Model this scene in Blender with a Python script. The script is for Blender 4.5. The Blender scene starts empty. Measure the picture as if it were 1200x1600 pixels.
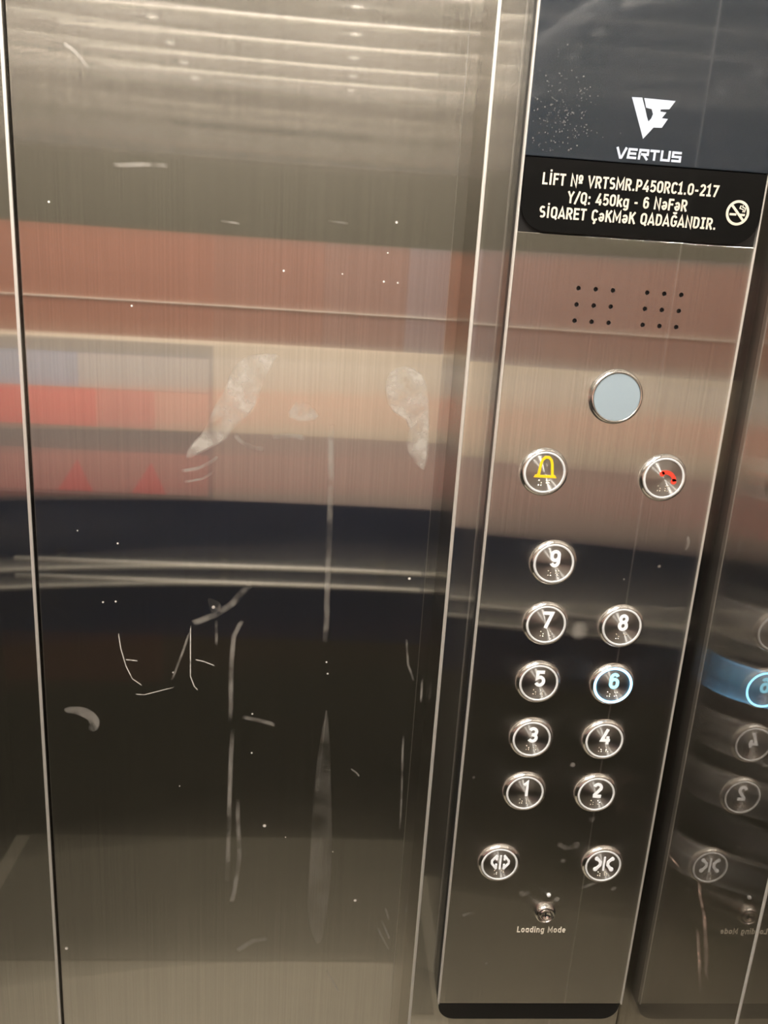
import bpy, bmesh, math, random
from mathutils import Vector, Matrix

# ------------------------------------------------------------------ scene, camera, light, exposure
SC = bpy.context.scene
COL = SC.collection
ZO = 1.35                                     # height of the model's z = 0 above the car floor
SC.view_settings.view_transform = 'Standard'
SC.view_settings.look = 'None'
SC.view_settings.gamma = 1.0
SC.view_settings.use_curve_mapping = False
SC.view_settings.exposure = 0.0
SC.cycles.sample_clamp_indirect = 6.0
SC.cycles.glossy_bounces = 8
SC.cycles.max_bounces = 14

cam_data = bpy.data.cameras.new('camera')
cam_data.sensor_fit = 'VERTICAL'
cam_data.sensor_height = 32.0
cam_data.lens = 32.0 * 1255.4766 / 1600.0
cam_data.clip_start = 0.01
cam = bpy.data.objects.new('camera', cam_data)
COL.objects.link(cam)
RV = ((0.9965514993, -0.0553441123, 0.0618234461), (0.0444502937, -0.2730761381, -0.9609649287), (0.0700662568, 0.9603991108, -0.2696743727))
right, down, fwd = (Vector(v) for v in RV)
m3 = Matrix((right, -down, -fwd)).transposed()
cam.matrix_world = Matrix.Translation((-0.12771, -0.61143, 0.20803 + ZO)) @ m3.to_4x4()
SC.camera = cam

world = bpy.data.worlds.new('world')
SC.world = world
world.use_nodes = True
world.node_tree.nodes['Background'].inputs[0].default_value = (0.02, 0.02, 0.02, 1)
world.node_tree.nodes['Background'].inputs[1].default_value = 0.0

SPOT_POWER = 1350.0                             # strength of the recessed ceiling spots
ADDED_STRIP_POWER = 18.0                             # strength of the strips added to draw streaks on the steel
BLUE_POWER = 9.0                               # strength of the lit call button

# ------------------------------------------------------------------ materials
def srgb(r, g, b):
    f = lambda c: (c / 255 / 12.92) if c / 255 <= 0.04045 else ((c / 255 + 0.055) / 1.055) ** 2.4
    return (f(r), f(g), f(b), 1.0)

def new_mat(name):
    m = bpy.data.materials.new(name)
    m.use_nodes = True
    nt = m.node_tree
    nt.nodes.clear()
    out = nt.nodes.new('ShaderNodeOutputMaterial')
    return m, nt, out

def steel(name, colour, rough=0.25, aniso=0.8, sharp=0.25, sharp_rough=0.07, radial=None, grain=0.08, haze=0.0):
    """brushed stainless steel: a wide smear across the grain, a clear mirror image under it"""
    m, nt, out = new_mat(name)
    N, L = nt.nodes, nt.links
    if radial:
        tan = N.new('ShaderNodeTangent'); tan.direction_type = 'RADIAL'; tan.axis = radial
        tsock = tan.outputs[0]
    else:
        tan = N.new('ShaderNodeCombineXYZ'); tan.inputs[2].default_value = 1.0
        tsock = tan.outputs[0]
    wide = N.new('ShaderNodeBsdfAnisotropic')
    wide.inputs['Roughness'].default_value = rough
    wide.inputs['Anisotropy'].default_value = aniso
    L.new(tsock, wide.inputs['Tangent'])
    tight = N.new('ShaderNodeBsdfAnisotropic')
    tight.inputs['Roughness'].default_value = sharp_rough
    tight.inputs['Anisotropy'].default_value = 0.0
    mix = N.new('ShaderNodeMixShader')
    mix.inputs[0].default_value = sharp
    L.new(wide.outputs[0], mix.inputs[1]); L.new(tight.outputs[0], mix.inputs[2])
    tc = N.new('ShaderNodeTexCoord')
    mp = N.new('ShaderNodeMapping'); mp.inputs['Scale'].default_value = (700, 700, 5) if not radial else (60, 60, 60)
    nz = N.new('ShaderNodeTexNoise'); nz.inputs['Scale'].default_value = 1.0; nz.inputs['Detail'].default_value = 3
    L.new(tc.outputs['Object'], mp.inputs[0]); L.new(mp.outputs[0], nz.inputs['Vector'])
    rp = N.new('ShaderNodeMapRange')
    rp.inputs['From Min'].default_value = 0.25; rp.inputs['From Max'].default_value = 0.75
    rp.inputs['To Min'].default_value = 1 - grain; rp.inputs['To Max'].default_value = 1 + grain
    L.new(nz.outputs[0], rp.inputs['Value'])
    vm = N.new('ShaderNodeVectorMath'); vm.operation = 'SCALE'
    vm.inputs[0].default_value = colour[:3]
    L.new(rp.outputs[0], vm.inputs['Scale'])
    L.new(vm.outputs[0], wide.inputs['Color']); L.new(vm.outputs[0], tight.inputs['Color'])
    if haze:                                    # diffuse share that lifts the metal's base brightness
        df = N.new('ShaderNodeBsdfDiffuse'); df.inputs[0].default_value = (0.5, 0.47, 0.42, 1)
        mh = N.new('ShaderNodeMixShader'); mh.inputs[0].default_value = haze
        L.new(mix.outputs[0], mh.inputs[1]); L.new(df.outputs[0], mh.inputs[2])
        mix = mh
    L.new(mix.outputs[0], out.inputs[0])
    return m

def plain(name, colour, rough=0.5, metallic=0.0, spec=0.5, noise=0.0, nscale=8.0, coat=0.0):
    m, nt, out = new_mat(name)
    b = nt.nodes.new('ShaderNodeBsdfPrincipled')
    b.inputs['Base Color'].default_value = colour
    b.inputs['Roughness'].default_value = rough
    b.inputs['Metallic'].default_value = metallic
    b.inputs['Specular IOR Level'].default_value = spec
    b.inputs['Coat Weight'].default_value = coat
    if noise:
        tc = nt.nodes.new('ShaderNodeTexCoord')
        nz = nt.nodes.new('ShaderNodeTexNoise'); nz.inputs['Scale'].default_value = nscale; nz.inputs['Detail'].default_value = 4
        nt.links.new(tc.outputs['Object'], nz.inputs['Vector'])
        mx = nt.nodes.new('ShaderNodeMix'); mx.data_type = 'RGBA'
        mx.inputs['A'].default_value = tuple(c * (1 - noise) for c in colour[:3]) + (1,)
        mx.inputs['B'].default_value = tuple(min(1, c * (1 + noise)) for c in colour[:3]) + (1,)
        nt.links.new(nz.outputs[0], mx.inputs['Factor'])
        nt.links.new(mx.outputs['Result'], b.inputs['Base Color'])
    nt.links.new(b.outputs[0], out.inputs[0])
    return m

def glow(name, colour, strength):
    m, nt, out = new_mat(name)
    e = nt.nodes.new('ShaderNodeEmission')
    e.inputs[0].default_value = colour; e.inputs[1].default_value = strength
    nt.links.new(e.outputs[0], out.inputs[0])
    return m

def film(name, colour, cover, nscale, lo=0.35, hi=0.65):
    """dried dirt: patchy thin film on the metal"""
    m, nt, out = new_mat(name)
    N, L = nt.nodes, nt.links
    tr = N.new('ShaderNodeBsdfTransparent')
    df = N.new('ShaderNodeBsdfDiffuse'); df.inputs[0].default_value = colour
    gl = N.new('ShaderNodeBsdfAnisotropic'); gl.inputs['Roughness'].default_value = 0.5
    gl.inputs['Color'].default_value = colour
    ms = N.new('ShaderNodeMixShader'); ms.inputs[0].default_value = 0.5
    L.new(df.outputs[0], ms.inputs[1]); L.new(gl.outputs[0], ms.inputs[2])
    tc = N.new('ShaderNodeTexCoord')
    nz = N.new('ShaderNodeTexNoise'); nz.inputs['Scale'].default_value = nscale; nz.inputs['Detail'].default_value = 5
    L.new(tc.outputs['Object'], nz.inputs['Vector'])
    mr = N.new('ShaderNodeMapRange')
    mr.inputs['From Min'].default_value = lo; mr.inputs['From Max'].default_value = hi
    mr.inputs['To Min'].default_value = 0.08 * cover; mr.inputs['To Max'].default_value = cover
    L.new(nz.outputs[0], mr.inputs['Value'])
    mx = N.new('ShaderNodeMixShader')
    at = N.new('ShaderNodeAttribute'); at.attribute_name = 'cover'
    mul = N.new('ShaderNodeMath'); mul.operation = 'MULTIPLY'
    L.new(mr.outputs[0], mul.inputs[0]); L.new(at.outputs['Fac'], mul.inputs[1])
    L.new(mul.outputs[0], mx.inputs[0]); L.new(tr.outputs[0], mx.inputs[1]); L.new(ms.outputs[0], mx.inputs[2])
    L.new(mx.outputs[0], out.inputs[0])
    return m

STEEL = (0.66, 0.64, 0.605)
M = {}
M['door'] = steel('brushed_steel_door', STEEL, 0.13, 0.95, 0.22, 0.03, haze=0.008)
M['front'] = steel('brushed_steel_front', STEEL, 0.13, 0.95, 0.25, 0.03, haze=0.008)
M['plate'] = steel('brushed_steel_faceplate', STEEL, 0.13, 0.95, 0.12, 0.03, grain=0.10, haze=0.008)
M['side'] = steel('brushed_steel_side', (0.60, 0.575, 0.54), 0.115, 0.94, 0.38, 0.02, haze=0.006)
M['rear_steel'] = steel('polished_steel_rear', (0.62, 0.60, 0.56), 0.12, 0.93, 0.55, 0.03, haze=0.2)
M['edge'] = steel('polished_edge_steel', (0.75, 0.72, 0.68), 0.45, 0.0, 0.1, 0.1, haze=0.32)
M['chrome'] = plain('chrome', (0.78, 0.76, 0.73, 1), 0.16, 1.0)
M['cap'] = steel('turned_steel_cap', (0.55, 0.53, 0.50), 0.34, 0.72, 0.12, 0.12, radial='Y', grain=0.12)
M['ring'] = plain('frosted_light_ring', (0.55, 0.55, 0.54, 1), 0.4)
M['ring_blue'] = glow('lit_blue_ring', (0.22, 0.60, 1.0, 1), BLUE_POWER)
M['number'] = plain('white_engraved_paint', (0.85, 0.87, 0.89, 1), 0.5)
M['number_blue'] = glow('lit_blue_number', (0.38, 0.84, 1.0, 1), 2.0)
M['rail'] = plain('satin_rail_steel', (0.92, 0.86, 0.74, 1), 0.35, 0.0)
M['braille'] = plain('raised_steel_dot', (0.75, 0.68, 0.56, 1), 0.25, 1.0)
M['yellow'] = plain('yellow_paint', srgb(235, 190, 20), 0.45)
M['red'] = plain('red_paint', srgb(235, 60, 40), 0.45)
M['black'] = plain('black_plastic', (0.004, 0.004, 0.004, 1), 0.35)
M['black_dull'] = plain('dark_rubber', (0.004, 0.004, 0.004, 1), 0.7)
M['glass'] = plain('black_display_glass', (0.014, 0.020, 0.028, 1), 0.06, 0.0, 1.0, coat=0.6)
M['sign'] = plain('black_sign_acrylic', (0.004, 0.004, 0.004, 1), 0.12, 0.0, 0.35)
M['print'] = plain('cream_print', srgb(205, 196, 180), 0.5)
M['logo'] = plain('silver_print', srgb(180, 187, 200), 0.5)
M['lens'] = plain('pale_blue_lens', srgb(142, 156, 163), 0.25)
M['ceiling'] = plain('ceiling_enamel', srgb(212, 206, 194), 0.45, noise=0.03)
M['floor'] = plain('floor_rubber', srgb(150, 143, 126), 0.6, noise=0.15, nscale=30)
M['mat'] = plain('dark_floor_tone', srgb(84, 80, 67), 0.7, noise=0.2, nscale=40)  # shade of the reflected floor, put into an added sheet
M['refl_red'] = plain('red_brown_refl_tone', srgb(156, 106, 86), 0.35, noise=0.10, nscale=3)  # from here: reflected tones and shade put into unseen wall bands
M['refl_green'] = plain('grey_green_refl_tone', srgb(94, 90, 78), 0.4, noise=0.06, nscale=3)
M['refl_rose'] = plain('rose_brown_refl_tone', srgb(150, 112, 96), 0.35, noise=0.08, nscale=3)
M['refl_taupe'] = plain('taupe_refl_tone', srgb(146, 122, 112), 0.35, noise=0.08, nscale=3)
M['refl_umber'] = plain('umber_refl_tone', srgb(72, 46, 38), 0.4, noise=0.1, nscale=4)
M['refl_stone'] = plain('stone_grey_refl_tone', srgb(142, 144, 152), 0.4, noise=0.06, nscale=3)
M['refl_beige'] = plain('beige_refl_tone', srgb(235, 218, 196), 0.4, noise=0.06, nscale=3)
M['refl_grey'] = plain('grey_brown_refl_tone', srgb(190, 170, 160), 0.4, noise=0.06, nscale=3)
M['refl_navy'] = plain('navy_refl_tone', srgb(14, 27, 52), 0.4, noise=0.1, nscale=4)
M['refl_dark'] = plain('dark_olive_refl_tone', srgb(40, 39, 30), 0.45, noise=0.15, nscale=4)
M['board_blue'] = plain('board_blue', srgb(130, 150, 190), 0.5)  # colours of the added board, made for its reflection
M['board_red'] = plain('board_red', srgb(230, 70, 80), 0.5)
M['board_grey'] = plain('board_grey', srgb(120, 118, 120), 0.5)
M['board_pink'] = plain('board_pink', srgb(205, 120, 120), 0.5)
M['board_pale'] = plain('board_pale', srgb(190, 182, 178), 0.5)
M['board_blush'] = plain('board_blush', srgb(222, 180, 165), 0.5)
M['board_dusty'] = plain('board_dusty', srgb(190, 135, 130), 0.5)
M['strip'] = glow('added_strip_glow', (1.0, 0.93, 0.84, 1), ADDED_STRIP_POWER)  # glow of the added strips, makes bright lines in the steel
M['spot'] = glow('spot_lens', (1.0, 0.95, 0.89, 1), SPOT_POWER)
M['dirt'] = film('pale_dried_smear', (0.62, 0.58, 0.52, 1), 0.58, 55)
M['dirt_faint'] = film('faint_dried_drip', (0.50, 0.47, 0.42, 1), 0.42, 60)
M['dirt_ghost'] = film('ghostly_drip', (0.50, 0.47, 0.42, 1), 0.16, 30)
M['scratch'] = film('bright_scratch', (0.80, 0.76, 0.70, 1), 0.9, 160, 0.2, 0.5)
M['dirt_rust'] = film('brownish_drip', (0.50, 0.37, 0.30, 1), 0.55, 70)

# ------------------------------------------------------------------ helpers
def finish(bm, name, mat, smooth=False):
    bmesh.ops.recalc_face_normals(bm, faces=bm.faces)
    me = bpy.data.meshes.new(name)
    bm.to_mesh(me); bm.free()
    for s in (mat if isinstance(mat, (list, tuple)) else [mat]):
        me.materials.append(s)
    if smooth:
        for p in me.polygons: p.use_smooth = True
    return me

def obj(name, bm, mat, parent=None, loc=None, smooth=False, label=None):
    """one mesh object; parented to a thing whose model position is in parent['_at'] or to a part"""
    me = bm if isinstance(bm, bpy.types.Mesh) else finish(bm, name, mat, smooth)
    o = bpy.data.objects.new(name, me)
    COL.objects.link(o)
    if parent is None:
        o.location = Vector(loc or (0, 0, 0)) + Vector((0, 0, ZO))
    else:
        o.parent = parent
        base = BASE.get(parent.name, Vector((0, 0, 0)))
        o.location = Vector(loc) - base if loc is not None else -base
    if label: o['label'] = label
    return o

BASE = {}
def thing(name, label, cat, at, kind=None, group=None):
    o = bpy.data.objects.new(name, None)
    COL.objects.link(o)
    o.empty_display_size = 0.05
    o.location = Vector(at) + Vector((0, 0, ZO))
    BASE[o.name] = Vector(at)
    return tag(o, label, cat, kind, group)

def tag(o, label, cat, kind=None, group=None):
    o['label'] = label; o['category'] = cat
    if kind: o['kind'] = kind
    if group: o['group'] = group
    return o

def box(bm, x0, x1, y0, y1, z0, z1, bevel=0.0, seg=2):
    vs = [bm.verts.new((x, y, z)) for x in (x0, x1) for y in (y0, y1) for z in (z0, z1)]
    f = [(0, 1, 3, 2), (4, 6, 7, 5), (0, 4, 5, 1), (2, 3, 7, 6), (0, 2, 6, 4), (1, 5, 7, 3)]
    fs = [bm.faces.new([vs[i] for i in q]) for q in f]
    if bevel:
        es = list({e for q in fs for e in q.edges})
        bmesh.ops.bevel(bm, geom=es, offset=bevel, segments=seg, profile=0.5, affect='EDGES')
    return bm

def new_box(*a, **k):
    return box(bmesh.new(), *a, **k)

def lathe(profile, seg=64, bm=None):
    """profile [(radius, y)], turned about the y axis; radius 0 closes the end"""
    bm = bm or bmesh.new()
    rings = []
    for r, y in profile:
        if r <= 1e-7:
            rings.append([bm.verts.new((0, y, 0))])
        else:
            rings.append([bm.verts.new((r * math.cos(2 * math.pi * i / seg), y, r * math.sin(2 * math.pi * i / seg))) for i in range(seg)])
    for a, b in zip(rings, rings[1:]):
        for i in range(seg):
            j = (i + 1) % seg
            if len(a) == 1 and len(b) == 1: continue
            if len(a) == 1: bm.faces.new((a[0], b[i], b[j]))
            elif len(b) == 1: bm.faces.new((a[i], a[j], b[0]))
            else: bm.faces.new((a[i], a[j], b[j], b[i]))
    return bm

def prism(bm, pts, y0, y1):
    """outline [(x, z)] given a thickness from y0 (front) to y1"""
    a = [bm.verts.new((x, y0, z)) for x, z in pts]
    b = [bm.verts.new((x, y1, z)) for x, z in pts]
    n = len(pts)
    bm.faces.new(a); bm.faces.new(b[::-1])
    for i in range(n):
        bm.faces.new((a[i], b[i], b[(i + 1) % n], a[(i + 1) % n]))
    return bm

def rounded_rect(x0, x1, z0, z1, r, corners='bl br tl tr', n=8):
    pts = []
    for key, cx, cz, a0 in (('br', x1 - r, z0 + r, -90), ('tr', x1 - r, z1 - r, 0), ('tl', x0 + r, z1 - r, 90), ('bl', x0 + r, z0 + r, 180)):
        if key in corners:
            for i in range(n + 1):
                a = math.radians(a0 + 90 * i / n)
                pts.append((cx + r * math.cos(a), cz + r * math.sin(a)))
        else:
            pts.append((x1 if 'r' in key else x0, z0 if 'b' in key else z1))
    return pts

def stroke(bm, pts, width, y0, y1, closed=False, taper=False):
    """a painted line of some width along [(x, z)] with thickness y0..y1"""
    n = len(pts)
    P = [Vector(p) for p in pts]
    L, Rr = [], []
    for i in range(n):
        if closed:
            d0 = (P[i] - P[i - 1]).normalized(); d1 = (P[(i + 1) % n] - P[i]).normalized()
        else:
            d0 = (P[i] - P[i - 1]).normalized() if i else (P[1] - P[0]).normalized()
            d1 = (P[i + 1] - P[i]).normalized() if i < n - 1 else d0
        t = (d0 + d1)
        t = t.normalized() if t.length > 1e-6 else d1
        k = max(0.5, t.dot(d1))
        nn = Vector((-t.y, t.x)) * (width / 2 / k)
        if taper and not closed and (i == 0 or i == n - 1): nn *= 0.25
        L.append(P[i] + nn); Rr.append(P[i] - nn)
    y0 -= 4e-6 * (len(bm.verts) % 7)             # crossing strokes never share a plane
    q = [[bm.verts.new((v.x, y, v.y)) for v in side] for side in (L, Rr) for y in (y0, y1)]
    last = n if closed else n - 1
    for i in range(last):
        j = (i + 1) % n
        bm.faces.new((q[0][i], q[0][j], q[2][j], q[2][i]))
        bm.faces.new((q[1][i], q[3][i], q[3][j], q[1][j]))
        bm.faces.new((q[0][i], q[1][i], q[1][j], q[0][j]))
        bm.faces.new((q[2][i], q[2][j], q[3][j], q[3][i]))
    if not closed:
        for i in (0, n - 1):
            bm.faces.new((q[0][i], q[2][i], q[3][i], q[1][i]))
    return bm

# dirt films: a vertex value 'cover' fades the film out towards its rim
def film_obj(name, shapes, mat, parent, label, place, kind=None):
    """shapes: ('line', width, pts) or ('patch', pts); place(x, z) gives the 3-D point"""
    vs, fs, cv = [], [], []
    for s in shapes:
        if s[0] == 'line':
            pts = [Vector(p) for p in s[2]]; n = len(pts)
            P = []
            for i in range(n - 1):                # rounder run of points
                for k in range(4):
                    P.append(pts[i].lerp(pts[i + 1], k / 4))
            P.append(pts[-1]); n = len(P); o0 = len(vs)
            for i in range(n):
                d = (P[min(n - 1, i + 1)] - P[max(0, i - 1)]).normalized()
                nn = Vector((-d.y, d.x)) * s[1] / 2
                for k, c in ((1, 0), (.35, 1), (-.35, 1), (-1, 0)):
                    vs.append(place(*(P[i] + nn * k))); cv.append(0 if i in (0, n - 1) else c)
            for i in range(n - 1):
                for k in range(3):
                    a = o0 + i * 4 + k
                    fs.append((a, a + 1, a + 5, a + 4))
        else:
            pts = [Vector(p) for p in s[1]]; n = len(pts); o0 = len(vs)
            area = sum(pts[i].x * pts[(i + 1) % n].y - pts[(i + 1) % n].x * pts[i].y for i in range(n))
            sg = 1 if area > 0 else -1
            for lvl, c in ((0, 0), (s[2], 1)):
                for i in range(n):
                    d = (pts[(i + 1) % n] - pts[i - 1]).normalized()
                    vs.append(place(*(pts[i] + Vector((-d.y, d.x)) * lvl * sg))); cv.append(c)
            for i in range(n):
                j = (i + 1) % n
                fs.append((o0 + i, o0 + j, o0 + n + j, o0 + n + i))
            fs.append(tuple(o0 + n + i for i in range(n)))
    me = bpy.data.meshes.new(name)
    me.from_pydata([tuple(v) for v in vs], [], fs)
    at = me.attributes.new('cover', 'FLOAT', 'POINT')
    for i, c in enumerate(cv): at.data[i].value = c
    me.materials.append(mat)
    o = obj(name, me, None, parent, loc=(0, 0, 0) if parent.type == 'MESH' else None, label=label)
    if kind: o['kind'] = kind
    return o

def disc(bm, x, z, r, y0, y1, n=16, squash=1.0):
    return prism(bm, [(x + r * math.cos(2 * math.pi * i / n), z + r * squash * math.sin(2 * math.pi * i / n)) for i in range(n)], y0, y1)

# ------------------------------------------------------------------ the setting: the lift car
FLOOR, CEIL = -1.35, 0.85
XL, XR = -0.965, 0.1895
REAR = -1.2
DOOR_Y, FRONT_Y, JAMB_X = 0.092, 0.020, -0.0243
SEAM = -0.388

tag(obj('floor', new_box(XL - .05, XR + .05, REAR - .05, DOOR_Y + .06, FLOOR - .04, FLOOR), M['floor']),
    'grey brown rubber floor of the lift car', 'floor', 'structure')
tag(obj('dark_floor_sheet', new_box(XL + .04, XR - .03, REAR + .001, -.76, FLOOR, FLOOR + .006, bevel=.002), M['mat']),  # added dark sheet, gives the rear floor a shaded look in reflections
    'dark sheet added on the floor by the rear wall to darken its reflection', 'mat')
tag(obj('ceiling', new_box(XL - .05, XR + .05, REAR - .05, DOOR_Y + .06, CEIL, CEIL + .04), M['ceiling']),
    'pale enamelled ceiling of the lift car', 'ceiling', 'structure')
wl = thing('wall_left', 'left side wall of the lift car, brushed steel above an added dark band', 'wall', (XL, -.6, FLOOR), 'structure')
obj('steel_panel', new_box(XL - .03, XL, REAR, DOOR_Y + .06, -.340, CEIL), M['side'], wl)
obj('refl_panel', new_box(XL - .03, XL, REAR, DOOR_Y + .06, FLOOR, -.340), M['refl_dark'], wl, label='dark olive band added to darken the reflections')  # added dark band, keeps the sideways smears in the steel dark

wr = thing('wall_right', 'mirror-like brushed steel side wall reflecting the buttons, right of the control panel', 'wall', (XR, -0.6, FLOOR), 'structure')
obj('wall_panel', new_box(XR, XR + .03, -0.1590, FRONT_Y + .08, FLOOR, CEIL, bevel=.0012), M['side'], wr)
obj('wall_panel', new_box(XR, XR + .03, REAR, -0.1606, FLOOR, CEIL, bevel=.0012), M['side'], wr)
obj('seam_strip', new_box(XR - .0003, XR + .028, -0.1610, -0.1586, FLOOR, CEIL), M['edge'], wr, label='thin bright vertical seam between two wall panels')

rear = thing('wall_rear', 'rear wall of the lift car in steel above and bands added for their reflections below', 'wall', (-.39, REAR, FLOOR), 'structure')  # lower bands are added; their colours stand in for a reflected figure
obj('steel_panel', new_box(XL, XR, REAR - .03, REAR, .465, CEIL), M['rear_steel'], rear)
obj('refl_panel', new_box(XL, XR, REAR - .03, REAR, .30, .465), M['refl_green'], rear, label='grey green band added for a dim reflection')  # dimness of repeated reflections put in as a darker band
for x0, x1, key, tone in ((XL, -.42, 'refl_red', 'red brown'), (-.42, -.16, 'refl_rose', 'dusty rose brown'), (-.16, .04, 'refl_taupe', 'taupe'), (.04, XR, 'refl_stone', 'stone grey')):
    obj('refl_panel', new_box(x0, x1, REAR - .03, REAR, .056, .300), M[key], rear, label=tone + ' panel added for its reflection')  # stepped tones imitate a smeared, fading reflection
obj('refl_panel', new_box(XL, XR, REAR - .03, REAR, -.165, .056), M['refl_beige'], rear, label='beige band added for its reflection')
obj('refl_panel', new_box(XL, XR, REAR - .03, REAR, -.340, -.165), M['refl_grey'], rear, label='grey brown band added for its reflection')
obj('refl_panel', new_box(XL, XR, REAR - .03, REAR, -.72, -.340), M['refl_navy'], rear, label='navy band added for its reflection')
obj('refl_panel', new_box(XL, XR, REAR - .03, REAR, FLOOR, -.86), M['refl_dark'], rear, label='dark olive band added to darken the reflections')
obj('refl_panel', new_box(XL, -.55, REAR - .03, REAR, -.86, -.72), M['refl_umber'], rear, label='umber panel added for its reflection')
obj('refl_panel', new_box(-.55, XR, REAR - .03, REAR, -.86, -.72), M['refl_dark'], rear, label='dark olive panel added for its reflection')
for z in (.140,):
    obj('trim_strip', new_box(XL, XR, REAR - .03, REAR + .004, z - .0012, z + .0012), M['rail'], rear)

ft = thing('wall_front', 'brushed steel return panel and jamb between the door and the control panel', 'wall', (.08, FRONT_Y, FLOOR), 'structure')
obj('return_panel', new_box(JAMB_X, XR, FRONT_Y, DOOR_Y + .06, FLOOR, CEIL, bevel=.0022, seg=4), M['front'], ft)
obj('return_panel', new_box(XL, -.752, FRONT_Y, DOOR_Y + .06, FLOOR, CEIL, bevel=.0022, seg=4), M['front'], ft)
obj('header_panel', new_box(-.752, JAMB_X, FRONT_Y, DOOR_Y + .06, .74, CEIL), M['front'], ft)

obj('corner_bead', new_box(JAMB_X - .0004, JAMB_X + .0022, FRONT_Y - .0004, FRONT_Y + .003, FLOOR, CEIL, bevel=.0006), M['edge'], ft, label='bright vertical corner edge of the jamb')

d1 = tag(obj('door_1', new_box(SEAM + .0004, JAMB_X + .01, DOOR_Y, DOOR_Y + .025, FLOOR + .003, .76, bevel=.0012), M['door']),
    'wide brushed steel sliding door leaf with pale smears and scratches, left of the jamb', 'door', 'structure')
d2 = tag(obj('door_2', new_box(-.765, SEAM - .0020, DOOR_Y - .0005, DOOR_Y + .0245, FLOOR + .003, .76, bevel=.0022, seg=4), M['door']),
    'second steel door leaf, a narrow sliver at the far left edge of the photo', 'door', 'structure')
obj('edge_bead', new_box(SEAM - .0050, SEAM - .0022, DOOR_Y - .0008, DOOR_Y + .004, FLOOR + .003, .76, bevel=.0006), M['edge'], d2, loc=(0, 0, 0), label='bright meeting edge of the leaf')
tag(obj('trim_1', new_box(SEAM - .03, SEAM + .03, DOOR_Y + .027, DOOR_Y + .045, FLOOR, .76), M['black_dull']),
    'black rubber seal in the gap between the two door leaves', 'trim', 'structure')

SMEARS=[
   [(-0.1945, 0.1465), (-0.1728, 0.1478), (-0.1807, 0.1376), (-0.1916, 0.1095), (-0.1953, 0.0971), (-0.2127, 0.0804), (-0.2198, 0.0687), (-0.232, 0.0624), (-0.2553, 0.0486), (-0.2531, 0.0613), (-0.2376, 0.078), (-0.2321, 0.0962), (-0.2213, 0.1135), (-0.216, 0.1302), (-0.208, 0.1415)],
   [(-0.0779, 0.1407), (-0.0626, 0.1443), (-0.0462, 0.1342), (-0.0408, 0.1008), (-0.0397, 0.0499), (-0.0493, 0.0541), (-0.062, 0.071), (-0.0578, 0.0931), (-0.0789, 0.1045), (-0.0837, 0.1266)],
   [(-0.1686, 0.094), (-0.158, 0.1103), (-0.1439, 0.1032), (-0.1368, 0.0929), (-0.1545, 0.088)],
   [(-0.3709, -0.1968), (-0.3517, -0.1948), (-0.3389, -0.204), (-0.3362, -0.2136), (-0.3408, -0.2234), (-0.3504, -0.2223), (-0.3464, -0.2125), (-0.3581, -0.2046), (-0.37, -0.2036)],
   [(-0.2356, -0.0782), (-0.2226, -0.0834), (-0.2214, -0.0936), (-0.2314, -0.0953), (-0.2338, -0.089)],
   [(-0.122, -0.1933), (-0.1183, -0.1932), (-0.1137, -0.2413), (-0.1064, -0.3612), (-0.1083, -0.425), (-0.1147, -0.4831), (-0.1312, -0.4416), (-0.1301, -0.3616), (-0.1296, -0.2708)],
]
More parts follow.
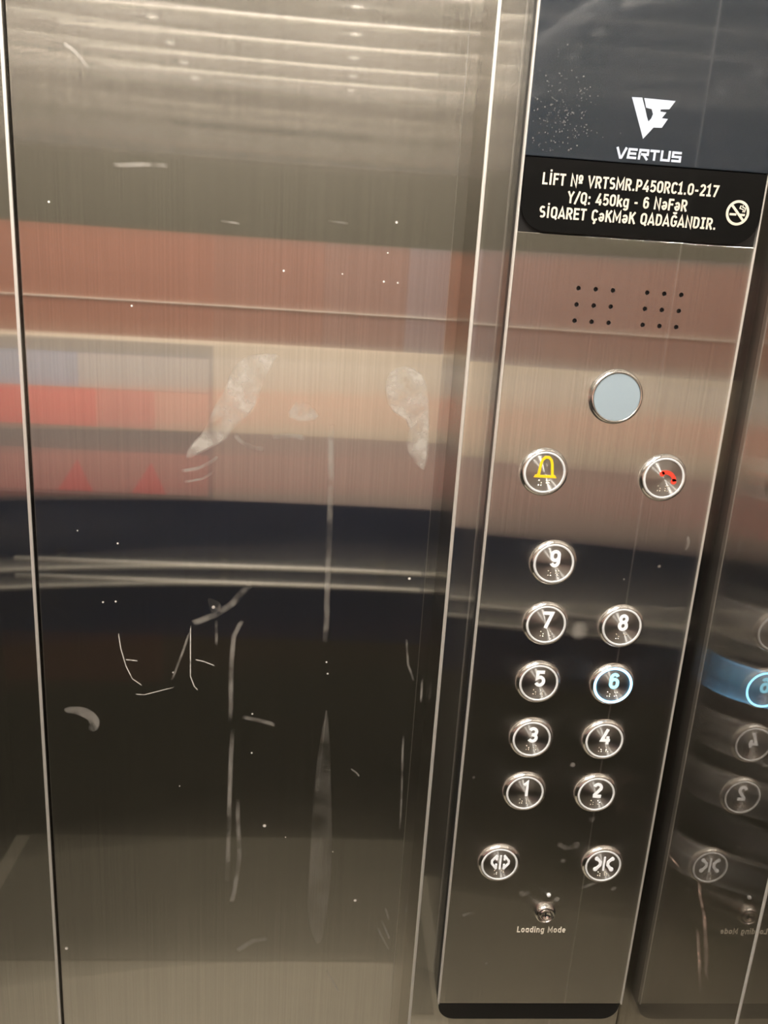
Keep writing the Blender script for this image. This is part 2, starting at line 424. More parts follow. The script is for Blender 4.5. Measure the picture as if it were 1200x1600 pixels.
STREAKS=[
  (0.0037, [(-0.1792, 0.0742), (-0.1653, 0.0761), (-0.1507, 0.0757)] ),
  (0.0031, [(-0.2121, 0.0748), (-0.2053, 0.0683), (-0.1958, 0.0636), (-0.1863, 0.0635)] ),
  (0.0025, [(-0.2582, 0.0397), (-0.2431, 0.0434), (-0.2319, 0.0497), (-0.2264, 0.0546)] ),
  (0.0019, [(-0.256, 0.0299), (-0.2403, 0.0336), (-0.2297, 0.0406)] ),
  (0.0044, [(-0.1282, 0.0883), (-0.1257, 0.0327), (-0.1249, -0.0528), (-0.1238, -0.1207)] ),
  (0.0050, [(-0.2491, -0.1063), (-0.2284, -0.0965), (-0.2126, -0.085), (-0.1953, -0.0633)] ),
  (0.0037, [(-0.203, -0.1007), (-0.2105, -0.1172), (-0.2126, -0.1471), (-0.2125, -0.2086)] ),
  (0.0037, [(-0.2112, -0.2155), (-0.2129, -0.3023), (-0.2139, -0.3943)] ),
  (0.0037, [(-0.2053, -0.2947), (-0.2019, -0.3628), (-0.2066, -0.4061), (-0.2097, -0.4198)] ),
  (0.0037, [(-0.2015, -0.2027), (-0.1855, -0.2057), (-0.1693, -0.2101)] ),
  (0.0010, [(-0.3173, -0.1179), (-0.3154, -0.1341), (-0.3111, -0.1518), (-0.3055, -0.1649), (-0.2961, -0.172)] ),
  (0.0013, [(-0.3116, -0.1452), (-0.3057, -0.1456), (-0.2998, -0.1461)] ),
  (0.0011, [(-0.2508, -0.1077), (-0.2509, -0.1351), (-0.251, -0.1605), (-0.2474, -0.1711), (-0.2438, -0.1751)] ),
  (0.0011, [(-0.2468, -0.1429), (-0.2384, -0.1446), (-0.2276, -0.1489)] ),
  (0.0009, [(-0.3035, -0.1811), (-0.2945, -0.1815), (-0.2661, -0.1724)] ),
  (0.0019, [(-0.2515, -0.1142), (-0.2581, -0.1354), (-0.2685, -0.1657)] ),
  (0.0025, [(-0.2272, -0.1016), (-0.2265, -0.1277)] ),
  (0.0025, [(-0.3458, 0.3722), (-0.3397, 0.3692), (-0.3333, 0.3635), (-0.3259, 0.3543)] ),
  (0.0019, [(-0.0473, -0.1146), (-0.0436, -0.1413), (-0.0367, -0.1588)] ),
  (0.0019, [(-0.0433, -0.2179), (-0.0401, -0.2835), (-0.039, -0.329)] ),
  (0.0019, [(-0.0289, -0.1545), (-0.0281, -0.1821)] ),
  (0.0019, [(-0.0547, -0.4507), (-0.0469, -0.4674), (-0.0406, -0.4791)] ),
  (0.0019, [(-0.0512, -0.4408), (-0.0448, -0.4556), (-0.0408, -0.4657)] ),
  (0.0019, [(-0.0482, -0.4243), (-0.043, -0.4407)] ),
  (0.0019, [(-0.1068, -0.5068), (-0.0993, -0.5214), (-0.0916, -0.5371)] ),
  (0.0016, [(-0.0932, -0.2575), (-0.0879, -0.261), (-0.0838, -0.266)] ),
  (0.0044, [(-0.203, -0.482), (-0.1864, -0.4686), (-0.171, -0.4651)] ),
  (0.0019, [(-0.0261, -0.4191), (-0.0252, -0.4322)] ),
  (0.0016, [(-0.2255, 0.2513), (-0.2094, 0.2503)] ),
  (0.0016, [(-0.1382, 0.257), (-0.1208, 0.2562)] ),
  (0.0031, [(-0.3109, 0.2875), (-0.2833, 0.2903), (-0.2672, 0.2905)] ),
]
SPECKS= [(-0.1773, -0.3256, 0.0025), (-0.1918, -0.1989, 0.0013), (-0.1916, -0.2419, 0.0013), (-0.0805, -0.4157, 0.0022), (-0.2672, -0.157, 0.0013), (-0.362, 0.2568, 0.0013), (-0.0814, 0.2598, 0.0016), (-0.0872, 0.2352, 0.0009), (-0.2983, 0.1795, 0.0013), (-0.1731, 0.2155, 0.0013), (-0.2297, -0.0888, 0.0022), (-0.3803, -0.4801, 0.0025), (-0.4228, -0.4584, 0.0025), (-0.1557, -0.3389, 0.0009), (-0.1067, -0.3557, 0.0009), (-0.262, -0.2813, 0.0009), (-0.3304, -0.0877, 0.0013), (-0.3188, -0.0866, 0.0013), (-0.3506, -0.0195, 0.0009), (-0.3155, -0.03, 0.0013), (-0.089, 0.212, 0.0013), (-0.0771, 0.2117, 0.0013), (-0.1241, 0.216, 0.0009), (-0.1223, -0.1413, 0.0013), (-0.1206, -0.1534, 0.0013), (-0.0486, -0.0529, 0.0019)]
CSP= [(0.0872, -0.0592, 0.0097), (0.1189, -0.0121, 0.0011), (0.0109, -0.2027, 0.0017), (0.1705, -0.3238, 0.0017), (0.1012, -0.3305, 0.0034), (0.1117, -0.2706, 0.004), (0.102, -0.2881, 0.0029), (0.052, -0.1602, 0.0034), (0.1286, 0.0134, 0.0011), (0.1468, 0.0003, 0.0017), (0.0671, -0.3238, 0.0029), (0.0981, -0.1876, 0.0029), (0.1229, -0.2431, 0.0034), (0.1802, -0.2868, 0.0017), (0.042, -0.4045, 0.0017), (0.1238, -0.433, 0.0017)]
CLN= [(0.0029, [(0.0138, -0.3502), (0.0201, -0.3473), (0.0255, -0.3472)]), (0.0023, [(0.1672, 0.0151), (0.1682, 0.0218), (0.1662, 0.0272)]), (0.004, [(0.0657, -0.3273), (0.0748, -0.3222)]), (0.0034, [(0.1209, -0.318), (0.1353, -0.3121), (0.1486, -0.2992)]), (0.004, [(0.0937, -0.2696), (0.1032, -0.2742), (0.1149, -0.2719)]), (0.0034, [(0.1516, -0.3205), (0.1552, -0.3154)])]
RW= [(0.0032, [(-0.0763, -0.2448), (-0.0812, -0.2543), (-0.0883, -0.2605)]), (0.0037, [(-0.0901, -0.2589), (-0.1016, -0.2795), (-0.1129, -0.3059)]), (0.0032, [(-0.0867, -0.281), (-0.0983, -0.3017), (-0.1073, -0.3247)]), (0.0016, [(-0.0188, -0.2638), (-0.032, -0.2611), (-0.042, -0.2588)])]
# dirt on the door leaf and on the right wall
on_door = lambda x, z: (x, DOOR_Y - .0003, z)
def soften(s):
    pts, n = [], len(s)
    for k in range(n):
        a, b = Vector(s[k]), Vector(s[(k + 1) % n])
        pts += [tuple(a * .75 + b * .25), tuple(a * .25 + b * .75)]
    return pts
def round_patch(x, z, r, n=10):
    return ('patch', [(x + r * math.cos(2 * math.pi * i / n), z + r * math.sin(2 * math.pi * i / n)) for i in range(n)], r * .5)
for i, s in enumerate(SMEARS):
    film_obj('smear', [('patch', soften(s), .0022 if i < 3 else .0016)], M['dirt'] if i < 3 else M['dirt_ghost'] if i == len(SMEARS) - 1 else M['dirt_faint'], d1, 'pale dried smear on the steel', on_door)
film_obj('scratch', [('line', w * 1.15, p) for w, p in STREAKS if w < .0016], M['scratch'], d1, 'fine bright scratches', on_door)
film_obj('drip_mark', [('line', w * 1.5, p) for w, p in STREAKS if w >= .0016], M['dirt_faint'], d1, 'faint dried drip marks', on_door)
film_obj('dirt_speck', [round_patch(x, z, r * .9) for x, z, r in SPECKS], M['scratch'], d1, 'scattered pale specks', on_door, 'stuff')
film_obj('drip_mark', [('line', w * 2.2, p) for w, p in RW], M['dirt_rust'], wr, 'brownish dried drip', lambda y, z: (XR - .0003, y, z))

# ------------------------------------------------------------------ control panel
# --- a narrow engineering alphabet drawn as strokes, cell height 1, stroke 0.17
def arc(cx, cy, rx, ry, a0, a1, n=10):
    return [(cx + rx * math.cos(math.radians(a0 + (a1 - a0) * i / n)), cy + ry * math.sin(math.radians(a0 + (a1 - a0) * i / n))) for i in range(n + 1)]
B_, T_, H_ = .085, .915, .5
def oval(l, r, b, t): 
    rx = (r - l) / 2; ry = min(rx * 1.1, (t - b) / 2)
    p = arc(r - rx, t - ry, rx, ry, 0, 180) + arc(l + rx, b + ry, rx, ry, 180, 360)
    return p + [p[0]]
def glyphs():
    l, r = .09, .49; m = .29; g = {}
    g['L'] = (.50, [[(l, 1), (l, B_), (.50, B_)]])
    g['I'] = (.46, [[(.23, 1), (.23, 0)], [(.03, T_), (.43, T_)], [(.03, B_), (.43, B_)]])
    g['İ'] = (.30, [[(.15, 1), (.15, 0)], [(.15, 1.10), (.15, 1.27)]])
    g['F'] = (.50, [[(l, 0), (l, T_), (.50, T_)], [(l, .52), (.45, .52)]])
    g['E'] = (.52, [[(.52, T_), (l, T_), (l, B_), (.52, B_)], [(l, .51), (.47, .51)]])
    g['T'] = (.54, [[(0, T_), (.54, T_)], [(.27, T_), (.27, 0)]])
    g['N'] = (.62, [[(l, 0), (l, .98), (.53, .02), (.53, 1)]])
    g['º'] = (.38, [oval(.06, .32, .52, .93), [(.02, .36), (.36, .36)]])
    g['V'] = (.60, [[(.04, 1), (.30, .06), (.56, 1)]])
    g['Y'] = (.60, [[(.05, 1), (.30, .48), (.55, 1)], [(.30, .5), (.30, 0)]])
    g['R'] = (.58, [[(l, 0), (l, T_), (.26, T_)] + arc(.28, .69, .20, .225, 90, -90) + [(l, .465)], [(.29, .46), (.52, 0)]])
    g['P'] = (.56, [[(l, 0), (l, T_), (.26, T_)] + arc(.27, .67, .20, .245, 90, -90) + [(l, .425)]])
    g['S'] = (.54, [arc(.27, .69, .19, .225, 40, 180, 8) + arc(.27, .69, .19, .20, 200, 262, 4) + arc(.27, .30, .20, .22, 82, -140, 14)[0:]])
    g['M'] = (.76, [[(l, 0), (l, .97), (.38, .28), (.67, .97), (.67, 0)]])
    g['C'] = (.54, [arc(.30, .66, .21, .255, 25, 180, 8) + arc(.30, .34, .21, .255, 180, 335, 8)])
    g['Ç'] = (.54, g['C'][1] + [[(.30, .05), (.33, -.12), (.20, -.20)]])
    g['D'] = (.58, [[(l, B_), (l, T_), (.24, T_)] + arc(.26, .66, .23, .255, 90, 0, 6) + arc(.26, .34, .23, .255, 0, -90, 6) + [(l, B_)]])
    g['Q'] = (.60, [oval(.09, .51, B_, T_), [(.33, .22), (.54, -.08)]])
    g['A'] = (.62, [[(.04, 0), (.31, .96), (.58, 0)], [(.15, .26), (.47, .26)]])
    g['K'] = (.58, [[(l, 0), (l, 1)], [(.53, 1), (.13, .44)], [(.26, .58), (.55, 0)]])
    g['G'] = (.58, [arc(.30, .66, .21, .255, 25, 180, 8) + arc(.30, .34, .21, .255, 180, 360, 8) + [(.51, .46), (.32, .46)]])
    g['Ğ'] = (.58, g['G'][1] + [arc(.30, 1.26, .12, .12, 180, 360, 6)])
    g['ə'] = (.54, [[(.12, .36), (.45, .36)] + [(.45, .40)] + arc(.27, .42, .18, .25, 0, 150, 9), arc(.27, .335, .18, .25, 0, -180, 10) + [(.09, .36)]])
    g['k'] = (.52, [[(l, 0), (l, 1)], [(.47, .70), (.13, .32)], [(.24, .42), (.49, 0)]])
    g['g'] = (.54, [oval(.09, .45, .06, .66), [(.45, .72), (.45, .0)] + arc(.27, -.04, .18, .17, 0, -150, 8)])
    g['o'] = (.54, [oval(.09, .45, .085, .66)])
    g['a'] = (.54, [oval(.09, .45, .085, .66), [(.45, .72), (.45, 0)]])
    g['d'] = (.54, [oval(.09, .45, .085, .66), [(.45, 1), (.45, 0)]])
    g['i'] = (.20, [[(.10, .72), (.10, 0)], [(.10, .84), (.10, 1)]])
    g['n'] = (.54, [[(.09, .72), (.09, 0)], [(.09, .45)] + arc(.27, .45, .18, .21, 160, 0, 7) + [(.45, 0)]])
    g['e'] = (.54, [[(.12, .37), (.45, .37)], arc(.27, .40, .18, .25, 0, 180, 9) + arc(.27, .335, .18, .25, 180, 320, 9)])
    g['.'] = (.24, [[(.12, 0), (.12, .19)]])
    g[':'] = (.26, [[(.13, 0), (.13, .19)], [(.13, .5), (.13, .69)]])
    g['-'] = (.38, [[(.04, .42), (.34, .42)]])
    g['/'] = (.44, [[(.02, -.06), (.42, 1.04)]])
    g['0'] = (.58, [oval(.09, .49, B_, T_)])
    g['1'] = (.48, [[(.04, .76), (.26, .97), (.26, 0)], [(.04, B_), (.46, B_)]])
    g['¹'] = (.44, [[(.06, .74), (.27, .97), (.27, 0)]])
    g['2'] = (.54, [arc(.27, .69, .19, .225, 165, -30, 10) + [(.11, .13)], [(.05, B_), (.51, B_)]])
    g['3'] = (.54, [arc(.26, .70, .19, .215, 150, -80, 10) + [(.20, .50)], [(.20, .52)] + arc(.26, .30, .20, .215, 80, -150, 10)])
    g['4'] = (.58, [[(.37, 1), (.08, .26), (.56, .26)], [(.42, .52), (.42, 0)]])
    g['5'] = (.54, [[(.48, T_), (.13, T_), (.11, .52), (.18, .58)] + arc(.26, .34, .21, .255, 80, -150, 12)])
    g['6'] = (.56, [oval(.09, .47, B_, .60), [(.09, .36), (.09, .42)] + arc(.28, .66, .19, .255, 180, 30, 8)])
    g['7'] = (.54, [[(.02, T_), (.49, T_), (.20, 0)]])
    g['8'] = (.56, [oval(.11, .45, .52, T_), oval(.09, .47, B_, .52)])
    g['9'] = (.56, [oval(.09, .47, .40, T_), [(.47, .64), (.47, .58)] + arc(.28, .34, .19, .255, 0, -150, 8)])
    g[' '] = (.30, [])
    return g
GL = glyphs()
def line_bm(s, x0, x1, zb, h, y0, y1, t=.17, gap=.10, lean=0.0):
    """a line of lettering between x0 and x1, base line zb, cap height h"""
    total = sum(GL[c][0] for c in s) + gap * (len(s) - 1)
    k = (x1 - x0) / total
    bm = bmesh.new(); x = 0.0
    for c in s:
        w, strokes = GL[c]
        tt = t
        for st in strokes:
            pts = [(x0 + (x + a) * k + lean * b * h, zb + b * h) for a, b in st]
            if len(pts) > 1: stroke(bm, pts, tt * (k + h) / 2, y0, y1)
        x += w + gap
    return bm

PX0, PX1 = 0.0, 0.180
cop = thing('control_panel', 'tall steel lift control panel with floor buttons 1 to 9 and black sign above', 'control panel', (.09, FRONT_Y, -.474))
bm = bmesh.new()
prism(bm, rounded_rect(PX0 + .0006, PX1 - .0006, -.4735, .62, .016, 'bl br'), .0020, FRONT_Y)
obj('back_box', bm, M['black'], cop, label='black plastic back box showing under the faceplate')
HOLES = [(x0 + .0131 * i, .2158 - .0118 * j) for x0 in (.0510, .1035) for i in range(3) for j in range(3)]
bm = new_box(PX0, PX1, 0, .0030, -.4526, .2530, bevel=.0008, seg=3)
plate_me = finish(bm, 'faceplate', M['plate'])
cut = bmesh.new()
for x, z in HOLES:
    s = lathe([(0, -.01), (.0017, -.01), (.0017, .0028), (0, .0028)], 20)
    bmesh.ops.translate(s, vec=(x, 0, z), verts=s.verts)
    tmp = bpy.data.meshes.new('tmp'); s.to_mesh(tmp); s.free(); cut.from_mesh(tmp); bpy.data.meshes.remove(tmp)
cutter = bpy.data.objects.new('cutter', finish(cut, 'cutter', M['black'])); COL.objects.link(cutter)
po = bpy.data.objects.new('plate_tmp', plate_me); COL.objects.link(po)
po.data.materials.append(M['black'])
md = po.modifiers.new('b', 'BOOLEAN'); md.operation = 'DIFFERENCE'; md.object = cutter; md.solver = 'EXACT'
try: md.material_mode = 'TRANSFER'
except Exception: pass
bpy.context.view_layer.update()
me2 = bpy.data.meshes.new_from_object(po.evaluated_get(bpy.context.evaluated_depsgraph_get()))
bpy.data.objects.remove(po); bpy.data.objects.remove(cutter)
me2.name = 'faceplate'
faceplate = obj('faceplate', me2, None, cop, label='brushed steel faceplate')
film_obj('smudge', [round_patch(x, z, r) for x, z, r in CSP] + [('line', w * 1.4, p) for w, p in CLN], M['dirt_faint'], faceplate, 'dried grease smudges', lambda x, z: (x, -.0002, z), 'stuff')

for x in (PX0, PX1):
    obj('edge_strip', new_box(x - .0007, x + .0007, -.0012, .0040, -.4526, .62, bevel=.0004), M['edge'], cop, label='thin bright steel edge')

# sign plate and dark display above the steel
bm = bmesh.new()
prism(bm, rounded_rect(PX0 + .0012, PX1 - .0012, .2538, .3028, .019, 'bl br', 12), -.0020, .0020)
sign = obj('sign_plate', bm, M['sign'], cop, label='black sign plate with the lift number, load and no smoking notice')
disp = obj('display_screen', new_box(PX0 + .0004, PX1 - .0004, -.0026, .0020, .3034, .62, bevel=.0006), M['glass'], cop,
           label='dark glossy display glass with a silver logo')
def sign_line(s, x0, x1, zb, h, label):
    obj('sign_text', line_bm(s, x0, x1, zb, h, -.0022, -.0020), M['print'], sign, loc=(0, 0, 0), label=label)
sign_line('LİFT Nº VRTSMR.P450RC1.0-217', .0147, .1442, .2853, .0080, 'top printed line with the lift number')
sign_line('Y/Q: 450kg - 6 NəFəR', .0343, .1229, .2740, .0080, 'middle printed line with the load of 450 kg')
sign_line('SİQARET ÇəKMəK QADAĞANDIR.', .0150, .1466, .2630, .0080, 'bottom printed line forbidding smoking')
bm = bmesh.new()
cx, cz = .1612, .2757
ring = lambda r, n=40: [(cx + r * math.cos(2 * math.pi * i / n), cz + r * math.sin(2 * math.pi * i / n)) for i in range(n)]
stroke(bm, ring(.0078), .0018, -.0023, -.0020, True)
q = .0078 * .7071
stroke(bm, [(cx - q, cz + q), (cx + q, cz - q)], .0017, -.0023, -.0020)
stroke(bm, [(cx - .0058, cz - .0012), (cx - .0008, cz - .0012)], .0015, -.0023, -.0020)
stroke(bm, [(cx + .0018, cz - .0012), (cx + .0056, cz - .0012)], .0015, -.0023, -.0020)
stroke(bm, [(cx + .0038, cz + .0006), (cx + .0040, cz + .0024), (cx + .0012, cz + .0032), (cx + .0018, cz + .0052)], .0007, -.0023, -.0020)
stroke(bm, [(cx + .0050, cz + .0006), (cx + .0054, cz + .0034), (cx + .0030, cz + .0042), (cx + .0032, cz + .0055)], .0007, -.0023, -.0020)
obj('no_smoking_symbol', bm, M['print'], sign, loc=(0, 0, 0))

# logo: angular mark and the word below it
LG = [(472, 158), (560, 160), (598, 262), (622, 335), (640, 378), (662, 348), (672, 308), (655, 262), (605, 250), (578, 163), (850, 180), (806, 258), (732, 262), (732, 282), (785, 288), (752, 343), (806, 348), (764, 432), (692, 432), (615, 540)]
def lg(x, y): return (.0714 + (x - 472) * (.0314 / 378), .3459 - (y - 158 - (x - 472) * .05) * (.0260 / 375))
bm = bmesh.new(); prism(bm, [lg(*p) for p in LG], -.0029, -.0026)
obj('logo_mark', bm, M['logo'], disp, loc=(0, 0, 0), label='silver angular logo mark')
def letter(bm, strokes, x, w, z, h, t):
    for s in strokes: stroke(bm, [(x + a * w, z + b * h) for a, b in s], t, -.0029, -.0026)
bm = bmesh.new()
G = {'V': [[(0.02, 1), (.42, 0.06), (.55, .06), (1, 1)]],
     'E': [[(1, .88), (.15, .88), (.06, .12), (.95, .12)], [(.1, .5), (.9, .5)]],
     'R': [[(.06, 0), (.12, .88), (.95, .88), (.95, .5), (.1, .5)], [(.5, .5), (.95, 0)]],
     'T': [[(0, .88), (1, .88)], [(.5, .88), (.5, 0)]],
     'U': [[(.1, 1), (.1, .12), (.9, .12), (.9, 1)]],
     'S': [[(1, .88), (.1, .88), (.1, .5), (.9, .5), (.9, .12), (0, .12)]]}
lx, lw, lz, lh = .0652, .0484, .3062, .0072
for i, ch in enumerate('VERTUS'):
    letter(bm, G[ch], lx + i * lw / 6 + .0004, lw / 6 - .0012, lz, lh, .0016)
obj('logo_word', bm, M['logo'], disp, loc=(0, 0, 0), label='silver lettering under the logo mark')
rnd = random.Random(5)
dust = []
for i in range(220):
    x, z = .024 + .012 * rnd.gauss(0, 1), .330 + .016 * rnd.gauss(0, 1)
    if .003 < x < .17 and .306 < z < .41: dust.append(round_patch(x, z, rnd.uniform(.0003, .0008), 6))
film_obj('dust', dust, M['dirt_faint'], disp, 'patch of pale dust', lambda x, z: (x, -.0028, z), 'stuff')

# --- buttons: housing (the part), light ring, turned cap, numeral or symbol, braille dots (sub-parts)
housing_me = finish(lathe([(.0193, 0), (.0193, .0000), (.0192, -.0012), (.0186, -.0022), (.0176, -.0030), (.0171, -.0033), (.0166, -.0030), (.0166, .0)], 72), 'push_button', M['chrome'], True)
ring_me = finish(lathe([(.0166, -.0004), (.0166, -.0034), (.0163, -.0037), (.0152, -.0037), (.0150, -.0034), (.0150, -.0004)], 72), 'light_ring', M['ring'], True)
ring_blue_me = ring_me.copy(); ring_blue_me.materials[0] = M['ring_blue']
cap_me = finish(lathe([(.0150, -.0002), (.0150, -.0028), (.0147, -.0031), (.008, -.0031), (0, -.0031)], 72), 'button_cap', M['cap'])
def braille(seed):
    r = random.Random(seed)
    bm = bmesh.new()
    for cxx in (-.0038, .0024):
        for i in range(2):
            for j in range(3):
                if (cxx < 0 and (i, j) in ((1, 2), (1, 1), (0, 0), (0, 2))) or (cxx > 0 and r.random() < .62):
                    s = lathe([(.0006, 0), (.0005, -.0003), (.0003, -.0005), (0, -.00055)], 8)
                    bmesh.ops.translate(s, vec=(cxx + i * .0020, -.0031, -.0064 - j * .0019), verts=s.verts)
                    t = bpy.data.meshes.new('t'); s.to_mesh(t); s.free(); bm.from_mesh(t); bpy.data.meshes.remove(t)
    return bm
XA, XB, Z0, DZ = .0576, .1221, 0.0, .0538
first = {}
def push_button(x, z, what, label, lit=False):
    h = obj('push_button', housing_me, None, cop, loc=(x, 0, z), label=label)
    obj('light_ring', ring_blue_me if lit else ring_me, None, h, loc=(0, 0, 0), label='glowing blue ring' if lit else None)
    obj('button_cap', cap_me, None, h, loc=(0, 0, 0))
    obj('braille_dots', braille(what), M['braille'], h, loc=(0, 0, 0))
    if len(what) == 1:
        w = .0062 if what == '1' else .0086
        obj('numeral', line_bm('¹' if what == '1' else what, -w / 2 + .0006, w / 2 + .0006, -.0030, .0146, -.0034, -.0031, .18), M['number_blue' if lit else 'number'], h, loc=(0, 0, 0),
            label=('glowing blue number ' if lit else 'white number ') + what)
    return h
for n, (x, r) in {'9': (XA, 0), '7': (XA, 1), '8': (XB, 1), '5': (XA, 2), '6': (XB, 2), '3': (XA, 3), '4': (XB, 3), '1': (XA, 4), '2': (XB, 4)}.items():
    push_button(x, Z0 - DZ * r, n, 'lit push button ringed in blue for floor ' + n if n == '6' else 'round steel push button for floor ' + n, n == '6')
b = push_button(.0411, .0752, 'bell', 'round alarm push button with yellow bell')
bm = bmesh.new()
Y0, Y1 = -.0034, -.0031
bell = [(-.0062, -.0040), (-.0046, -.0026), (-.0038, .0040), (-.0030, .0066), (-.0012, .0084), (.0012, .0084), (.0030, .0066), (.0038, .0040), (.0046, -.0026), (.0062, -.0040)]
stroke(bm, [(x * 1.18 + .0008, z * 1.25 + .0018) for x, z in bell], .0021, Y0, Y1, True)
stroke(bm, [(-.0076, -.0030), (.0090, -.0030)], .0021, Y0, Y1)
obj('bell_symbol', bm, M['yellow'], b, loc=(0, 0, 0), label='yellow bell outline')
b = push_button(.1376, .0752, 'phone', 'round call push button with red telephone receiver')
bm = bmesh.new()
hs = [(.0008 + .0080 * math.cos(math.radians(a)), -.0032 + .0082 * math.sin(math.radians(a))) for a in range(8, 118, 8)]
stroke(bm, hs, .0032, Y0, Y1)
disc(bm, hs[0][0] - .0006, hs[0][1] - .0001, .0023, Y0, Y1); disc(bm, hs[-1][0] + .0002, hs[-1][1] - .0008, .0021, Y0, Y1)
obj('receiver_symbol', bm, M['red'], b, loc=(0, 0, 0), label='red telephone receiver')
def chevron(bm, x, d):
    # a door leaf arrow: a bent bar with its point towards d
    stroke(bm, [(x - d * .0015, .0066), (x + d * .0018, .0040), (x + d * .0012, .0020), (x + d * .0018, .0000), (x - d * .0015, -.0030)], .0024, Y0, Y1)
for xx, d, nm, lb in ((.0424, -1, 'open', 'round push button with the door open symbol'), (.1388, 1, 'close', 'round push button with the door close symbol')):
    b = push_button(xx, -.2906, nm, lb)
    bm = bmesh.new()
    stroke(bm, [(.0004, .0076), (.0004, -.0038)], .0015, Y0, Y1)
    if d < 0:
        for s in (-1, 1):
            stroke(bm, [(.0004 + s * .0026, .0076), (.0004 + s * .0064, .0032), (.0004 + s * .0064, .0010), (.0004 + s * .0026, -.0036)], .0017, Y0, Y1)
            stroke(bm, [(.0004 + s * .0030, .0070), (.0004 + s * .0030, .0036)], .0016, Y0, Y1)
            stroke(bm, [(.0004 + s * .0030, .0006), (.0004 + s * .0030, -.0030)], .0016, Y0, Y1)
    else:
        for s in (-1, 1):
            stroke(bm, [(.0004 + s * .0066, .0070), (.0004 + s * .0030, .0034), (.0004 + s * .0030, .0008), (.0004 + s * .0066, -.0034)], .0022, Y0, Y1)
            disc(bm, .0004 + s * .0062, .0060, .0015, Y0, Y1); disc(bm, .0004 + s * .0062, -.0026, .0017, Y0, Y1)
    for v in bm.verts: v.co.x *= 1.2; v.co.z *= 1.3
    obj('door_symbol', bm, M['number'], b, loc=(0, 0, 0), label='white door ' + nm + ' symbol')

# emergency light lens
lamp = obj('emergency_light', lathe([(.0212, 0), (.0211, -.0018), (.0204, -.0040), (.0192, -.0052), (.0183, -.0050), (.0181, -.0038)], 72), M['chrome'], cop, loc=(.0900, 0, .1373), smooth=True,
           label='round emergency light in a chrome bezel')
obj('lens', lathe([(.0182, -.0012), (.0182, -.0042), (.0178, -.0046), (0, -.0048)], 72), M['lens'], lamp, loc=(0, 0, 0), label='pale blue grey lens')

# key switch, its light and caption
ks = obj('key_switch', lathe([(.0098, 0), (.0098, -.0018), (.0088, -.0042), (.0076, -.0052), (.0070, -.0046), (.0066, -.0026)], 48), M['chrome'], cop, loc=(.0914, 0, -.3450), smooth=True, label='small chrome key switch')
obj('key_barrel', lathe([(.0067, -.0010), (.0067, -.0030), (.0054, -.0044), (.0040, -.0048), (.0036, -.0034), (0, -.0034)], 40), M['chrome'], ks, loc=(0, 0, 0), smooth=True)
bm = bmesh.new(); box(bm, -.0006, .0006, -.0037, -.0034, -.0026, .0026); obj('key_slot', bm, M['black'], ks, loc=(0, 0, 0))
obj('indicator_light', lathe([(.0019, 0), (.0018, -.0010), (.0010, -.0016), (0, -.0018)], 20), M['ring'], cop, loc=(.0930, 0, -.3258), smooth=True)
obj('caption', line_bm('Loading Mode', .0674, .1139, -.3683, .0066, -.0002, 0, .15, .14), M['print'], cop, label='cream printed caption under the key switch')

# ------------------------------------------------------------------ things seen only as reflections
rail = thing('handrail', 'double tubular steel handrail along the rear wall', 'handrail', (-.39, REAR + .05, -.55))
for z in (-.500, -.545):
    bm = bmesh.new()
    r_ = bmesh.ops.create_cone(bm, segments=24, radius1=.0065, radius2=.0065, depth=1.02, cap_ends=True, matrix=Matrix.Translation((-.39, REAR + .05, z)) @ Matrix.Rotation(math.pi / 2, 4, 'Y'))
    obj('rail', bm, M['rail'], rail, smooth=True)
for x in (-.80, -.39, .02):
    bm = bmesh.new()
    box(bm, x - .012, x + .012, REAR, REAR + .006, -.560, -.485, bevel=.002)
    box(bm, x - .005, x + .005, REAR + .004, REAR + .046, -.505, -.495)
    box(bm, x - .005, x + .005, REAR + .004, REAR + .046, -.550, -.540)
    obj('bracket', bm, M['black'], rail)
pst = thing('reflection_board', 'board with blue, red and pink fields added on the rear wall for its reflection', 'reflection board', (-.80, REAR, -.33))  # added board, its coloured fields stand in for reflected patches
obj('board', new_box(-.960, -.42, REAR, REAR + .008, -.335, .045), M['board_grey'], pst)
def field(x0, x1, z0, z1, m, label): obj('field', new_box(x0, x1, REAR + .008, REAR + .010, z0, z1), M[m], pst, label=label)
field(-.955, -.74, -.070, .012, 'board_blue', 'blue field'); field(-.74, -.43, -.070, .012, 'board_pale', 'pale grey field')
field(-.955, -.70, -.165, -.072, 'board_red', 'red field'); field(-.70, -.56, -.165, -.072, 'board_pink', 'pink field'); field(-.56, -.43, -.165, -.072, 'board_blush', 'blush field')
field(-.955, -.43, -.330, -.225, 'board_dusty', 'dusty pink field')
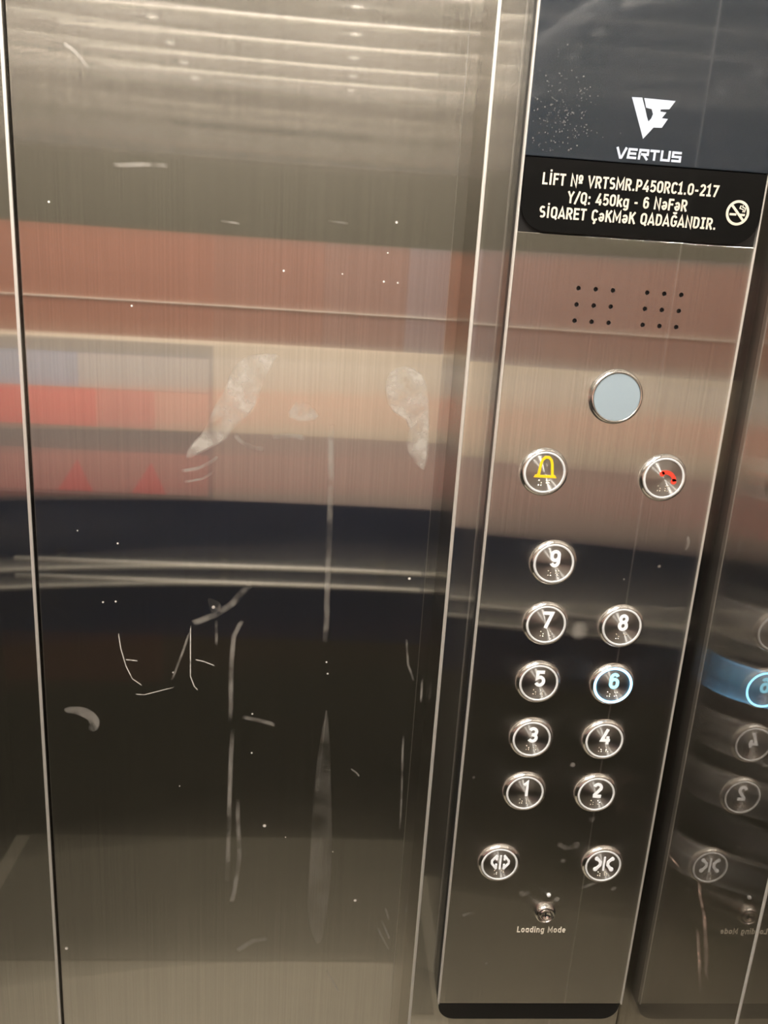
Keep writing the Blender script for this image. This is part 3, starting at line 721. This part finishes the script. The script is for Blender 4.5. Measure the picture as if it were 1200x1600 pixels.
for x in (-.80, -.62):
    bm = bmesh.new(); prism(bm, [(x, -.329), (x + .085, -.329), (x + .05, -.25)], REAR + .010, REAR + .012)
    obj('triangle', bm, M['board_red'], pst, label='red triangle')
SPOTS = [(x, y) for y in (-1.02, -.80, -.57, -.35, -.15) for x in (-.64, -.11)]
spot0 = None
for i, (x, y) in enumerate(SPOTS):
    side = 'left' if x < -.4 else 'right'
    where = {-1.02: 'nearest the rear wall', -.80: 'second from the rear wall', -.57: 'in the middle of the ceiling', -.35: 'second from the doors', -.15: 'nearest the doors'}[y]
    s = thing('ceiling_light', 'recessed round ceiling spot %s, %s row' % (where, side), 'ceiling light', (x, y, CEIL), group='recessed ceiling spots')
    if spot0 is None:
        bm = lathe([(.040, 0), (.040, .003), (.034, .006), (.018, .006), (.0155, 0)], 40); bmesh.ops.rotate(bm, verts=bm.verts, matrix=Matrix.Rotation(-math.pi / 2, 3, 'X'))
        bez = finish(bm, 'bezel', M['chrome'], True)
        bm = lathe([(.016, .000), (.016, .003), (0, .003)], 40); bmesh.ops.rotate(bm, verts=bm.verts, matrix=Matrix.Rotation(-math.pi / 2, 3, 'X'))
        lens = finish(bm, 'lamp_lens', M['spot']); spot0 = True
    obj('bezel', bez, None, s, loc=(x, y, CEIL)); obj('lamp_lens', lens, None, s, loc=(x, y, CEIL))

for y, where in ((-1.14, 'hard against the rear wall'), (-.90, 'between the rear spots'), (-.685, 'behind the middle spots'), (-.46, 'in front of the middle spots'), (-.25, 'behind the spots nearest the doors')):
    s = thing('added_light_strip', 'slim glowing strip added for reflected streaks across the ceiling %s' % where, 'added light strip', (-.39, y, CEIL), group='added ceiling strips for streaks')
    bm = bmesh.new(); box(bm, -.92, .15, y - .011, y - .007, CEIL - .006, CEIL); box(bm, -.92, .15, y + .007, y + .011, CEIL - .006, CEIL)  # unseen strips added to streak the steel with bright lines
    obj('profile', bm, M['chrome'], s)
    obj('diffuser', new_box(-.92, .15, y - .007, y + .007, CEIL - .004, CEIL), M['strip'], s)
